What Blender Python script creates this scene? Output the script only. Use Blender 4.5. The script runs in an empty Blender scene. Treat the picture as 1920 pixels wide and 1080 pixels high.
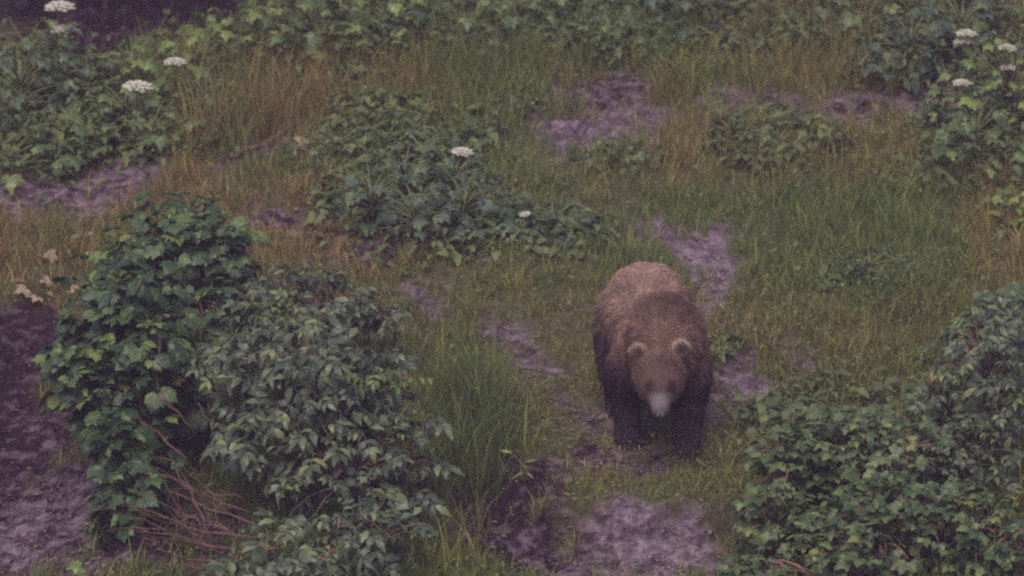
import bpy, math, random
import numpy as np
from mathutils import Vector, Matrix, Quaternion

# ---- camera & ground form (shared)
CAM = (0.0, -24.2, 9.5); PITCH = 19.0; LENS = 135.8
def sstep(a, b, v):
    t = np.clip((v - a) / (b - a), 0, 1)
    return t * t * (3 - 2 * t)
def base_height(x, y):
    z = 0.10 * np.maximum(0, y - 0.5)                                   # hillside rising behind
    z = z - 0.50 * sstep(-2.2, -3.6, x) * sstep(3.2, 0.4, y)             # eroded slope falling to the left
    lip = -0.93 + 0.10 * np.sin(x * 5.1) + 0.05 * np.sin(x * 13.0 + 1)
    z = z - 0.24 * sstep(lip, lip - 0.22, y) * sstep(-1.0, -0.4, x) * sstep(2.4, 1.5, x)   # cut bank before the turf ledge
    hol = np.exp(-(((x + 0.12) / 0.30) ** 2 + ((y + 0.80) / 0.35) ** 2))
    z = z - 0.26 * hol                                                   # hollow
    # dip and steep bank added to make the opening under the thicket dark
    m = sstep(-2.0, -2.5, x)
    z = z - 0.40 * m * sstep(7.9, 8.6, y) + m * 3.2 * sstep(9.3, 11.5, y)
    return z

random.seed(7); rng = np.random.default_rng(11)
scene = bpy.context.scene
C = scene.collection
# ------------------------------------------------------------------ camera
cd = bpy.data.cameras.new('camera'); cam = bpy.data.objects.new('camera', cd); C.objects.link(cam)
cam.location = CAM; cam.rotation_euler = (math.radians(90 - PITCH), 0, 0)
cd.lens = LENS; cd.sensor_width = 36; cd.clip_end = 1000
cd.dof.use_dof = True; cd.dof.focus_distance = 25.0; cd.dof.aperture_fstop = 1.9
scene.camera = cam
# ------------------------------------------------------------------ sky, sun, exposure (dull overcast evening)
w = bpy.data.worlds.new('World'); scene.world = w; w.use_nodes = True
nt = w.node_tree; bg = nt.nodes['Background']
sky = nt.nodes.new('ShaderNodeTexSky'); sky.sky_type = 'NISHITA'; sky.sun_disc = False
SUN_EL, SUN_AZ = math.radians(62), math.radians(200)
sky.sun_elevation = SUN_EL; sky.sun_rotation = SUN_AZ; sky.dust_density = 6.0; sky.ozone_density = 1.0; sky.air_density = 1.0
nt.links.new(sky.outputs[0], bg.inputs[0]); bg.inputs[1].default_value = 0.08
sd = bpy.data.lights.new('sun', 'SUN'); sun = bpy.data.objects.new('sun', sd); C.objects.link(sun)
sd.energy = 1.0; sd.angle = math.radians(35); sd.color = (1.0, 0.93, 0.92)
sdir = Vector((math.sin(SUN_AZ) * math.cos(SUN_EL), math.cos(SUN_AZ) * math.cos(SUN_EL), math.sin(SUN_EL)))
sun.rotation_euler = sdir.to_track_quat('Z', 'Y').to_euler()
vs = scene.view_settings; vs.view_transform = 'Standard'; vs.look = 'None'; vs.exposure = 1.15; vs.gamma = 1.0
scene.cycles.use_denoising = False
scene.cycles.use_adaptive_sampling = False
scene.cycles.max_bounces = 6; scene.cycles.diffuse_bounces = 3; scene.cycles.transmission_bounces = 3
scene.cycles.volume_bounces = 0
scene.cycles.filter_width = 2.5

# ------------------------------------------------------------------ helpers
def tag(o, label=None, cat=None, group=None, kind=None):
    if label: o['label'] = label
    if cat: o['category'] = cat
    if group: o['group'] = group
    if kind: o['kind'] = kind
    return o
def empty(name, loc):
    o = bpy.data.objects.new(name, None); C.objects.link(o); o.location = loc
    o.empty_display_size = 0.1
    return o
def mesh_obj(name, me, parent=None, mat=None):
    o = bpy.data.objects.new(name, me); C.objects.link(o)
    if parent is not None: o.parent = parent
    if mat is not None and len(me.materials) == 0: me.materials.append(mat)
    return o
def make_mesh(name, verts, faces, smooth=True):
    me = bpy.data.meshes.new(name); me.from_pydata([tuple(v) for v in verts], [], faces); me.update()
    if smooth: me.polygons.foreach_set('use_smooth', [True] * len(me.polygons))
    return me
def fast_mesh(name, V, F, smooth=True, col=None):
    """V (n,3) float, F (m,3|4) int."""
    me = bpy.data.meshes.new(name); k = F.shape[1]
    me.vertices.add(len(V)); me.vertices.foreach_set('co', np.ascontiguousarray(V, np.float32).ravel())
    me.loops.add(F.size); me.loops.foreach_set('vertex_index', np.ascontiguousarray(F, np.int32).ravel())
    me.polygons.add(len(F)); me.polygons.foreach_set('loop_start', np.arange(0, F.size, k, dtype=np.int32))
    me.polygons.foreach_set('loop_total', np.full(len(F), k, np.int32))
    me.update(calc_edges=True)
    if smooth: me.polygons.foreach_set('use_smooth', np.ones(len(F), bool))
    if col is not None:
        a = me.color_attributes.new('col', 'FLOAT_COLOR', 'POINT')
        c4 = np.ones((len(V), 4), np.float32); c4[:, :3] = col
        a.data.foreach_set('color', c4.ravel())
    return me
def hsh(ix, iy, s):
    h = (ix.astype(np.int64) * 374761393 + iy.astype(np.int64) * 668265263 + s * 974711) & 0xffffffff
    h = ((h ^ (h >> 13)) * 1274126177) & 0xffffffff
    return ((h ^ (h >> 16)) & 0xffff) / 65535.0
def vn(x, y, s=0):
    x = np.asarray(x, float); y = np.asarray(y, float)
    ix = np.floor(x); iy = np.floor(y); fx = x - ix; fy = y - iy
    fx = fx * fx * (3 - 2 * fx); fy = fy * fy * (3 - 2 * fy)
    a = hsh(ix, iy, s); b = hsh(ix + 1, iy, s); c = hsh(ix, iy + 1, s); d = hsh(ix + 1, iy + 1, s)
    return (a * (1 - fx) + b * fx) * (1 - fy) + (c * (1 - fx) + d * fx) * fy
def fbm(x, y, s=0, o=4):
    r = 0; a = 0.5; t = 0
    for k in range(o):
        r = r + a * vn(x, y, s + k); t += a; x = x * 2.03 + 7.1; y = y * 2.03 + 3.7; a *= 0.55
    return r / t
def nodes(name):
    m = bpy.data.materials.new(name); m.use_nodes = True
    n = m.node_tree.nodes; l = m.node_tree.links
    return m, n, l, n['Principled BSDF'], n['Material Output']
def ramp(n, stops):
    r = n.new('ShaderNodeValToRGB'); e = r.color_ramp.elements
    while len(e) < len(stops): e.new(0.5)
    for k, (p, c) in enumerate(stops): e[k].position = p; e[k].color = (*c, 1)
    return r

# ------------------------------------------------------------------ materials
def leaf_mat(name, stops, gloss=0.36, rough=0.42, trans=0.30):
    m, n, l, b, out = nodes(name)
    oi = n.new('ShaderNodeObjectInfo'); tc = n.new('ShaderNodeTexCoord')
    nz = n.new('ShaderNodeTexNoise'); nz.inputs['Scale'].default_value = 5.0; nz.inputs['Detail'].default_value = 3
    g = n.new('ShaderNodeNewGeometry')
    ad = n.new('ShaderNodeMath'); ad.operation = 'MULTIPLY_ADD'; ad.inputs[1].default_value = 0.35
    rs = n.new('ShaderNodeMath'); rs.operation = 'ADD'
    l.new(tc.outputs['Object'], nz.inputs['Vector']); l.new(nz.outputs['Fac'], ad.inputs[0]); l.new(g.outputs['Random Per Island'], rs.inputs[0])
    l.new(oi.outputs['Random'], rs.inputs[1])
    fr = n.new('ShaderNodeMath'); fr.operation = 'FRACT'; l.new(rs.outputs[0], fr.inputs[0])
    sc = n.new('ShaderNodeMath'); sc.operation = 'MULTIPLY_ADD'; sc.inputs[1].default_value = 0.9; sc.inputs[2].default_value = -0.14
    l.new(fr.outputs[0], sc.inputs[0]); l.new(sc.outputs[0], ad.inputs[2])
    r = ramp(n, stops); l.new(ad.outputs[0], r.inputs[0])
    l.new(r.outputs[0], b.inputs['Base Color']); b.inputs['Roughness'].default_value = rough
    b.inputs['Specular IOR Level'].default_value = gloss
    bp = n.new('ShaderNodeBump'); bp.inputs['Strength'].default_value = 0.25; bp.inputs['Distance'].default_value = 0.05
    l.new(nz.outputs['Fac'], bp.inputs['Height']); l.new(bp.outputs[0], b.inputs['Normal'])
    tr = n.new('ShaderNodeBsdfTranslucent'); mx = n.new('ShaderNodeMixShader'); mx.inputs[0].default_value = trans
    l.new(r.outputs[0], tr.inputs['Color']); l.new(b.outputs[0], mx.inputs[1]); l.new(tr.outputs[0], mx.inputs[2]); l.new(mx.outputs[0], out.inputs[0])
    return m
def plain_mat(name, c1, c2, scale=8.0, rough=0.85, bump=0.4, spec=0.2):
    m, n, l, b, out = nodes(name)
    tc = n.new('ShaderNodeTexCoord'); nz = n.new('ShaderNodeTexNoise'); nz.inputs['Scale'].default_value = scale; nz.inputs['Detail'].default_value = 5
    l.new(tc.outputs['Object'], nz.inputs['Vector'])
    r = ramp(n, [(0.3, c1), (0.7, c2)]); l.new(nz.outputs['Fac'], r.inputs[0]); l.new(r.outputs[0], b.inputs['Base Color'])
    b.inputs['Roughness'].default_value = rough; b.inputs['Specular IOR Level'].default_value = spec
    bp = n.new('ShaderNodeBump'); bp.inputs['Strength'].default_value = bump; bp.inputs['Distance'].default_value = 0.01
    l.new(nz.outputs['Fac'], bp.inputs['Height']); l.new(bp.outputs[0], b.inputs['Normal'])
    return m
def col_mat(name, rough=0.7, trans=0.25, spec=0.2):
    m, n, l, b, out = nodes(name)
    a = n.new('ShaderNodeAttribute'); a.attribute_name = 'col'
    l.new(a.outputs['Color'], b.inputs['Base Color']); b.inputs['Roughness'].default_value = rough; b.inputs['Specular IOR Level'].default_value = spec
    if trans > 0:
        tr = n.new('ShaderNodeBsdfTranslucent'); mx = n.new('ShaderNodeMixShader'); mx.inputs[0].default_value = trans
        l.new(a.outputs['Color'], tr.inputs['Color']); l.new(b.outputs[0], mx.inputs[1]); l.new(tr.outputs[0], mx.inputs[2]); l.new(mx.outputs[0], out.inputs[0])
    return m
M_PARS = leaf_mat('parsnip_leaf_green', [(0.0, (0.036, 0.068, 0.028)), (0.45, (0.075, 0.115, 0.042)), (0.8, (0.120, 0.160, 0.055)), (1.0, (0.19, 0.20, 0.06))])
M_PARSB = leaf_mat('parsnip_leaf_yellowish', [(0.0, (0.07, 0.12, 0.030)), (0.5, (0.13, 0.18, 0.045)), (1.0, (0.20, 0.24, 0.055))])
M_PARSD = leaf_mat('parsnip_leaf_bluish', [(0.0, (0.028, 0.048, 0.032)), (0.5, (0.055, 0.084, 0.052)), (0.85, (0.090, 0.120, 0.065)), (1.0, (0.15, 0.165, 0.06))])
M_THIM = leaf_mat('thimble_leaf', [(0.0, (0.018, 0.036, 0.018)), (0.5, (0.036, 0.066, 0.028)), (0.82, (0.070, 0.110, 0.038)), (1.0, (0.17, 0.20, 0.04))])
M_ELDER = leaf_mat('elder_leaf', [(0.0, (0.028, 0.040, 0.028)), (0.5, (0.066, 0.088, 0.054)), (0.82, (0.118, 0.142, 0.076)), (1.0, (0.20, 0.22, 0.07))])
M_SALM = leaf_mat('salmonberry_leaf', [(0.0, (0.030, 0.052, 0.024)), (0.5, (0.060, 0.092, 0.038)), (0.82, (0.105, 0.140, 0.050)), (1.0, (0.18, 0.20, 0.055))])
M_STALK = plain_mat('green_stalk', (0.08, 0.11, 0.04), (0.14, 0.13, 0.06))
M_WOODY = plain_mat('woody_stem', (0.10, 0.055, 0.045), (0.19, 0.11, 0.085))
M_DEAD = plain_mat('dead_branch_bark', (0.055, 0.026, 0.024), (0.135, 0.070, 0.064), 12)
M_BARK = plain_mat('dark_bark', (0.07, 0.045, 0.035), (0.15, 0.10, 0.08), 14)
M_STRAW = plain_mat('straw_leaf', (0.16, 0.11, 0.08), (0.28, 0.21, 0.16), 10)
M_UMBEL = plain_mat('umbel_white', (0.25, 0.24, 0.19), (0.40, 0.385, 0.32), 20, 0.8, 0.2)
M_GRASS = col_mat('grass_blades', 0.65, 0.30, 0.15)
M_WEED = col_mat('weed_leaves', 0.5, 0.25, 0.3)
M_LITTER = col_mat('dead_leaf_litter', 0.85, 0.1, 0.1)
M_CLOD = col_mat('soil_clods', 0.9, 0.0, 0.2)
M_CANOPY = leaf_mat('alder_leaf', [(0.0, (0.025, 0.045, 0.02)), (1.0, (0.05, 0.08, 0.03))])

# ------------------------------------------------------------------ ground: where soil shows, and its form
# (x, y, rx, ry, strength, darkness)   darkness 1 = near-black soil, 0 = pale silt; also paints shade into recesses
SOIL = [
 (-3.779, 4.489, 0.748, 0.537, 1.3, 0.3), (-3.115, 4.696, 0.460, 0.395, 1.1, 0.25), (-3.011, 5.178, 0.254, 0.219, 0.5, 0.8),
 (-3.608, 1.941, 0.512, 0.951, 1.3, 0.95), (-3.368, 0.998, 0.490, 0.594, 1.3, 0.85), (-3.173, -0.355, 0.578, 1.271, 1.3, 0.50), (-3.272, -0.374, 0.249, 0.624, 1.0, 0.2),
 (-0.685, 2.572, 0.196, 0.570, 1.0, 0.30), (-1.043, 3.372, 0.441, 0.338, 0.95, 0.5), (-0.401, 3.327, 0.401, 0.274, 0.85, 0.55), (0.037, 1.159, 0.299, 0.514, 0.62, 0.4), (-1.785, 3.721, 0.325, 0.296, 0.75, 0.45), (-0.076, 1.848, 0.229, 0.395, 0.9, 0.30),
 (0.757, -1.327, 0.662, 0.464, 1.5, 0.22), (1.070, -1.200, 0.315, 0.337, 1.2, 0.05), (-0.035, -0.576, 0.313, 0.474, 2.0, 1.0), (0.069, -1.261, 0.516, 0.445, 1.3, 0.75),  # full darkness entry paints the shade inside the hollow
 (0.603, -0.302, 0.390, 0.265, 1.0, 0.35), (0.536, -0.091, 0.250, 0.137, 0.9, 0.9), (0.854, -0.207, 0.463, 0.212, 0.8, 0.45), (0.439, 0.532, 0.293, 0.486, 0.65, 0.4),
 (1.496, 3.185, 0.271, 0.592, 1.5, 0.0), (1.136, 3.712, 0.284, 0.241, 1.0, 0.1), (1.590, 3.864, 0.367, 0.133, 0.9, 0.2), (1.283, 2.385, 0.194, 0.362, 1.0, 0.2),
 (0.703, 6.427, 0.550, 0.723, 1.25, 0.5), (0.734, 5.782, 0.604, 0.471, 1.4, 0.15), (1.221, 6.121, 0.436, 0.372, 1.1, 0.2), (0.172, 5.726, 0.474, 0.264, 0.6, 0.5),
 (1.808, 6.504, 0.265, 0.164, 1.2, 0.1), (2.280, 6.318, 0.614, 0.284, 0.95, 0.4), (2.969, 6.164, 0.742, 0.504, 1.35, 0.4), (3.442, 6.537, 0.309, 0.395, 1.0, 0.45), (2.730, 5.891, 0.347, 0.252, 1.2, 0.1),
 (2.216, 1.597, 0.265, 0.229, 1.0, 0.3), (1.645, 1.202, 0.299, 0.383, 1.0, 0.25), (1.634, 1.673, 0.228, 0.263, 0.8, 0.6), (1.982, 1.751, 0.229, 0.142, 0.7, 0.3),
 (-2.045, 5.333, 0.469, 0.263, 0.9, 0.4), (-1.791, 3.810, 0.244, 0.252, 0.7, 0.4), (-1.469, 3.929, 0.612, 0.504, 0.45, 0.5), (1.358, 0.618, 0.220, 0.530, 0.6, 0.3),
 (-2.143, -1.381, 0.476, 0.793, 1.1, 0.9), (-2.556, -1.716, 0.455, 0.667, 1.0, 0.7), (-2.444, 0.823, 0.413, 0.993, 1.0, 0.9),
 (-3.312, 8.630, 0.865, 1.129, 1.6, 1.0), (-3.3, 10.5, 1.5, 2.2, 2.0, 1.0), (-3.25, 8.6, 1.15, 1.15, 2.4, 1.0),  # near-black ground stands in for deep shade in the dip and bank
]
SOIL = [tuple(s[0]) + tuple(s[1:]) if isinstance(s[0], tuple) else s for s in SOIL]
def soil_mask(x, y):
    wx = x + 0.22 * (fbm(x * 2.2, y * 2.2, 5) - 0.5) * 2; wy = y + 0.45 * (fbm(x * 2.2, y * 1.6, 15) - 0.5) * 2
    m = np.zeros_like(x); dk = np.zeros_like(x); ws = np.full_like(x, 1e-4)
    for (cx, cy, rx, ry, st, d) in SOIL:
        q = ((wx - cx) / rx) ** 2 + ((wy - cy) / ry) ** 2
        v = st * np.exp(-q * 1.1)
        m = np.maximum(m, v * .92); v2 = v * v; dk += v2 * d; ws += v2
    dk = dk / ws
    mm = sstep(0.20, 0.80, m + 0.55 * (fbm(x * 6, y * 4.5, 31) - 0.5) * 2)
    return mm, np.where(ws > 2e-4, dk, 0.4)
def ground_z(x, y, fine=True):
    x = np.asarray(x, float); y = np.asarray(y, float)
    z = base_height(x, y) + 0.10 * (fbm(x * 0.9, y * 0.9, 51, 2) - 0.5) + 0.05 * (fbm(x * 2.8, y * 2.8, 61, 2) - 0.5)
    if fine:
        m, d = soil_mask(x, y)
        lump = fbm(x * 11, y * 9, 71, 3) - 0.5
        pits = np.maximum(0, fbm(x * 7, y * 6, 81, 2) - 0.60)
        z = z + m * (0.13 * lump - 0.24 * pits - 0.025) + (1 - m) * 0.03 * lump
    return z
def zat(x, y): return float(ground_z(np.array([x]), np.array([y]))[0])
def axis(lo, hi, step, far):
    core = np.arange(lo, hi + 1e-6, step); out = []; d = step; p = hi
    while p < far: d *= 1.35; p += d; out.append(p)
    inn = []; d = step; p = lo
    while p > -far: d *= 1.35; p -= d; inn.append(p)
    return np.array(inn[::-1] + list(core) + out)
gx = axis(-5.2, 5.2, 0.026, 150); gy = axis(-2.9, 11.0, 0.030, 150)
XX, YY = np.meshgrid(gx, gy)
ZZ = ground_z(XX, YY); mk, dkm = soil_mask(XX, YY)
nx, ny = len(gx), len(gy)
idx = np.arange(nx * ny).reshape(ny, nx)
F = np.stack([idx[:-1, :-1], idx[:-1, 1:], idx[1:, 1:], idx[1:, :-1]], -1).reshape(-1, 4)
gm = fast_mesh('ground', np.stack([XX, YY, ZZ], -1).reshape(-1, 3), F, True,
               np.stack([mk, dkm, np.zeros_like(mk)], -1).reshape(-1, 3))
def ground_mat():
    m, n, l, b, out = nodes('hillside_soil_and_turf')
    a = n.new('ShaderNodeAttribute'); a.attribute_name = 'col'; sp = n.new('ShaderNodeSeparateColor'); l.new(a.outputs['Color'], sp.inputs[0])
    tc = n.new('ShaderNodeTexCoord')
    n1 = n.new('ShaderNodeTexNoise'); n1.inputs['Scale'].default_value = 14; n1.inputs['Detail'].default_value = 6; n1.inputs['Roughness'].default_value = 0.65
    n2 = n.new('ShaderNodeTexNoise'); n2.inputs['Scale'].default_value = 3.0; n2.inputs['Detail'].default_value = 4
    l.new(tc.outputs['Object'], n1.inputs['Vector']); l.new(tc.outputs['Object'], n2.inputs['Vector'])
    pale = ramp(n, [(0.30, (0.055, 0.034, 0.038)), (0.48, (0.122, 0.082, 0.106)), (0.72, (0.235, 0.172, 0.222))]); l.new(n1.outputs['Fac'], pale.inputs[0])
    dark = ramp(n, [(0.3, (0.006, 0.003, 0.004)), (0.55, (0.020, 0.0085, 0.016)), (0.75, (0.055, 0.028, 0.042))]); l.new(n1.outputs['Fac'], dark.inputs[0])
    turf = ramp(n, [(0.3, (0.036, 0.034, 0.016)), (0.6, (0.070, 0.062, 0.030))]); l.new(n1.outputs['Fac'], turf.inputs[0])
    n3 = n.new('ShaderNodeTexNoise'); n3.inputs['Scale'].default_value = 8.0; n3.inputs['Detail'].default_value = 5; n3.inputs['Roughness'].default_value = 0.6; n3.inputs['Distortion'].default_value = 0.15
    mpg = n.new('ShaderNodeMapping'); mpg.inputs['Scale'].default_value = (0.8, 1.5, 1.5); l.new(tc.outputs['Object'], mpg.inputs['Vector']); l.new(mpg.outputs[0], n3.inputs['Vector'])
    st = n.new('ShaderNodeMapRange'); l.new(n3.outputs['Fac'], st.inputs[0]); st.inputs[1].default_value = .40; st.inputs[2].default_value = .60; st.inputs[3].default_value = -.25; st.inputs[4].default_value = .55
    sdd = n.new('ShaderNodeMath'); sdd.operation = 'ADD'; sdd.use_clamp = True; l.new(sp.outputs[1], sdd.inputs[0]); l.new(st.outputs[0], sdd.inputs[1])
    mx = n.new('ShaderNodeMix'); mx.data_type = 'RGBA'; l.new(sdd.outputs[0], mx.inputs[0]); l.new(pale.outputs[0], mx.inputs[6]); l.new(dark.outputs[0], mx.inputs[7])
    mt = n.new('ShaderNodeMix'); mt.data_type = 'RGBA'; l.new(sp.outputs[0], mt.inputs[0]); l.new(turf.outputs[0], mt.inputs[6]); l.new(mx.outputs[2], mt.inputs[7])
    l.new(mt.outputs[2], b.inputs['Base Color'])
    rr = n.new('ShaderNodeMapRange'); l.new(n2.outputs['Fac'], rr.inputs[0]); rr.inputs[1].default_value = 0.35; rr.inputs[2].default_value = 0.65; rr.inputs[3].default_value = 0.5; rr.inputs[4].default_value = 0.85
    l.new(rr.outputs[0], b.inputs['Roughness']); sl = n.new('ShaderNodeMapRange'); l.new(sdd.outputs[0], sl.inputs[0]); sl.inputs[3].default_value = .35; sl.inputs[4].default_value = .06; l.new(sl.outputs[0], b.inputs['Specular IOR Level'])
    bp = n.new('ShaderNodeBump'); bp.inputs['Strength'].default_value = 0.9; bp.inputs['Distance'].default_value = 0.05
    l.new(n1.outputs['Fac'], bp.inputs['Height']); l.new(bp.outputs[0], b.inputs['Normal'])
    return m
ground = mesh_obj('ground', gm, None, ground_mat())
tag(ground, 'sloping ground of trampled turf and bare lilac brown mud', kind='structure')

# ------------------------------------------------------------------ leaf shapes (base at the origin, along +Y, upper side +Z)
def leaflet(V, F, L, W, n=8, teeth=0.12, droop=0.5, fold=0.25, base=(0, 0, 0), yaw=0.0, peak=0.38, wave=0.03):
    i0 = len(V); cy, sy = math.cos(yaw), math.sin(yaw); y = 0.0; z = 0.0; ph = random.random() * 6
    for k in range(n):
        t = k / (n - 1)
        sh = (t / peak) ** 0.75 if t < peak else ((1 - t) / (1 - peak)) ** 0.85
        wd = W * max(0.0, sh) * (1 + teeth * (1 if k % 2 else -1)) + 0.004
        if k == n - 1: wd = 0.002
        for s in (-1, 0, 1):
            px = s * wd; py = y + (teeth * 0.5 * W if (k % 2 and s) else 0); pz = z + abs(s) * wd * (fold - 0.35 * t) + wave * math.sin(ph + 5 * t + s * 1.7) * L
            V.append((base[0] + px * cy - py * sy, base[1] + px * sy + py * cy, base[2] + pz))
        a = -droop * (t ** 1.2) ; st = L / (n - 1); y += st * math.cos(a); z += st * math.sin(a)
    for k in range(n - 1):
        a = i0 + 3 * k
        F.append((a, a + 1, a + 4, a + 3)); F.append((a + 1, a + 2, a + 5, a + 4))
def parsnip_leaf():     # three leaflets, each cut into coarse pointed lobes
    V, F = [], []
    j = lambda a=0.1: 1 + random.uniform(-a, a)
    for base, yaw, L in (((0, .30, 0), 0, .72), ((0, .26, -.004), 1.15, .60), ((0, .26, -.004), -1.15, .60)):
        yw = yaw * j(.15); dr = .9 * j(.4); c, sn = math.cos(yw), math.sin(yw)
        leaflet(V, F, L * j(), L * .24, 7, .30, dr, .2, base, yw, .45)
        for s in (-1, 1):
            b2 = (base[0] - .16 * L * sn, base[1] + .16 * L * c, base[2] - .004)
            leaflet(V, F, L * .55 * j(), L * .17, 5, .28, dr * 1.1, .15, b2, yw + s * .85 * j(.15), .45)
    return V, F
def thimble_leaf():     # five-lobed hand-shaped leaf
    V, F = [], []
    for yw, L in ((0, 0.78), (0.75, 0.62), (-0.75, 0.62), (1.6, 0.42), (-1.6, 0.42)):
        leaflet(V, F, L * random.uniform(.9, 1.1), L * 0.36, 6, 0.20, 0.9 * random.uniform(.6, 1.4), 0.15, (0, 0.2, -0.003 * abs(yw)), yw, 0.45)
    return V, F
def elder_leaf():       # pinnate: five to seven drooping pointed leaflets
    V, F = [], []
    for k, (yy, yw) in enumerate(((0.62, 0), (0.55, 1.0), (0.55, -1.0), (0.30, 1.15), (0.30, -1.15))):
        leaflet(V, F, (0.52 if k == 0 else 0.46) * random.uniform(.9, 1.1), 0.105, 7, 0.14, 1.1 * random.uniform(.6, 1.3), 0.30, (0, yy, -0.12 * yy * yy), yw * random.uniform(.85, 1.15), 0.40)
    i0 = len(V)             # rachis
    for yy in (0, 0.3, 0.62): V += [(-0.008, yy, -0.12 * yy * yy), (0.008, yy, -0.12 * yy * yy)]
    F += [(i0, i0 + 1, i0 + 3, i0 + 2), (i0 + 2, i0 + 3, i0 + 5, i0 + 4)]
    return V, F
def salmon_leaf():      # three toothed leaflets
    V, F = [], []
    leaflet(V, F, 0.68, 0.23, 8, 0.16, 0.8 * random.uniform(.6, 1.3), 0.25, (0, 0.32, 0), 0, 0.40)
    for s in (-1, 1): leaflet(V, F, 0.56, 0.21, 7, 0.16, 0.8 * random.uniform(.6, 1.3), 0.22, (0, 0.30, -0.002), s * -1.15, 0.42)
    return V, F
def variants(fn, mat, n=5):
    out = []
    for k in range(n):
        V, F = fn(); me = make_mesh('leaf', V, F); me.materials.append(mat); out.append((me, np.array(V), np.array(F)))
    return out
L_PARS = variants(parsnip_leaf, M_PARS); L_PARSB = variants(parsnip_leaf, M_PARSB); L_PARSD = variants(parsnip_leaf, M_PARSD)
L_THIM = variants(thimble_leaf, M_THIM); L_ELDER = variants(elder_leaf, M_ELDER); L_SALM = variants(salmon_leaf, M_SALM)
M_SHOOT = leaf_mat('young_shoot_leaf', [(0.0, (0.07, 0.11, 0.035)), (0.5, (0.115, 0.155, 0.045)), (1.0, (0.18, 0.205, 0.055))])
YOUNG = {'thimbleberry_shrub': variants(thimble_leaf, M_SHOOT, 3), 'elder_shrub': variants(elder_leaf, M_SHOOT, 3), 'salmonberry_shrub': variants(salmon_leaf, M_SHOOT, 3)}
L_DEADL = variants(salmon_leaf, M_STRAW, 3)
def frame(d, up):
    y = Vector(d).normalized(); x = y.cross(Vector(up))
    if x.length < 1e-4: x = Vector((1, 0, 0))
    x.normalize(); z = x.cross(y)
    return Matrix((x, y, z)).transposed()
def mat4(p, d, up, s): return Matrix.Translation(p) @ frame(d, up).to_4x4() @ Matrix.Scale(s, 4)
def tube(V, F, pts, r0, r1, sides=5):
    pts = [Vector(p) for p in pts]; n = len(pts); i0 = len(V)
    for k, p in enumerate(pts):
        d = (pts[min(k + 1, n - 1)] - pts[max(k - 1, 0)]).normalized(); fr = frame(d, (0.31, 0.2, 0.93))
        r = r0 + (r1 - r0) * k / (n - 1)
        for s in range(sides):
            a = 2 * math.pi * s / sides; V.append(tuple(p + fr @ Vector((math.cos(a) * r, 0, math.sin(a) * r))))
    for k in range(n - 1):
        for s in range(sides):
            a = i0 + k * sides + s; b = i0 + k * sides + (s + 1) % sides
            F.append((a, b, b + sides, a + sides))
    F.append(tuple(i0 + s for s in range(sides))[::-1]); F.append(tuple(i0 + (n - 1) * sides + s for s in range(sides)))
def arc(a, b, lift, n=5):
    a = Vector(a); b = Vector(b); return [a.lerp(b, k / (n - 1)) + Vector((0, 0, lift * math.sin(math.pi * k / (n - 1)))) for k in range(n)]
def umbel_mesh(r):      # domed plate of little flower clusters on thin rays
    V, F = [], []
    n = 34
    for k in range(n):
        q = math.sqrt((k + .5) / n); a = k * 2.39996; px, py = r * q * math.cos(a), r * q * math.sin(a); pz = 0.36 * r * (1 - q * q) + random.uniform(-.04, .04) * r
        c = r * random.uniform(0.16, 0.24); i0 = len(V)
        V.append((px, py, pz + c * 0.45))
        for s in range(6): V.append((px + c * math.cos(s * 1.047) * random.uniform(.8, 1.2), py + c * math.sin(s * 1.047) * random.uniform(.8, 1.2), pz + random.uniform(-.1, .1) * c))
        V.append((0.25 * px, 0.25 * py, -0.35 * r))
        for s in range(6): F.append((i0, i0 + 1 + s, i0 + 1 + (s + 1) % 6))
        for s in (0, 3): F.append((i0 + 7, i0 + 1 + (s + 1) % 6, i0 + 1 + s))
    me = make_mesh('flower_head', V, F); me.materials.append(M_UMBEL); return me
UMB = [umbel_mesh(1.0) for _ in range(3)]

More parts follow.
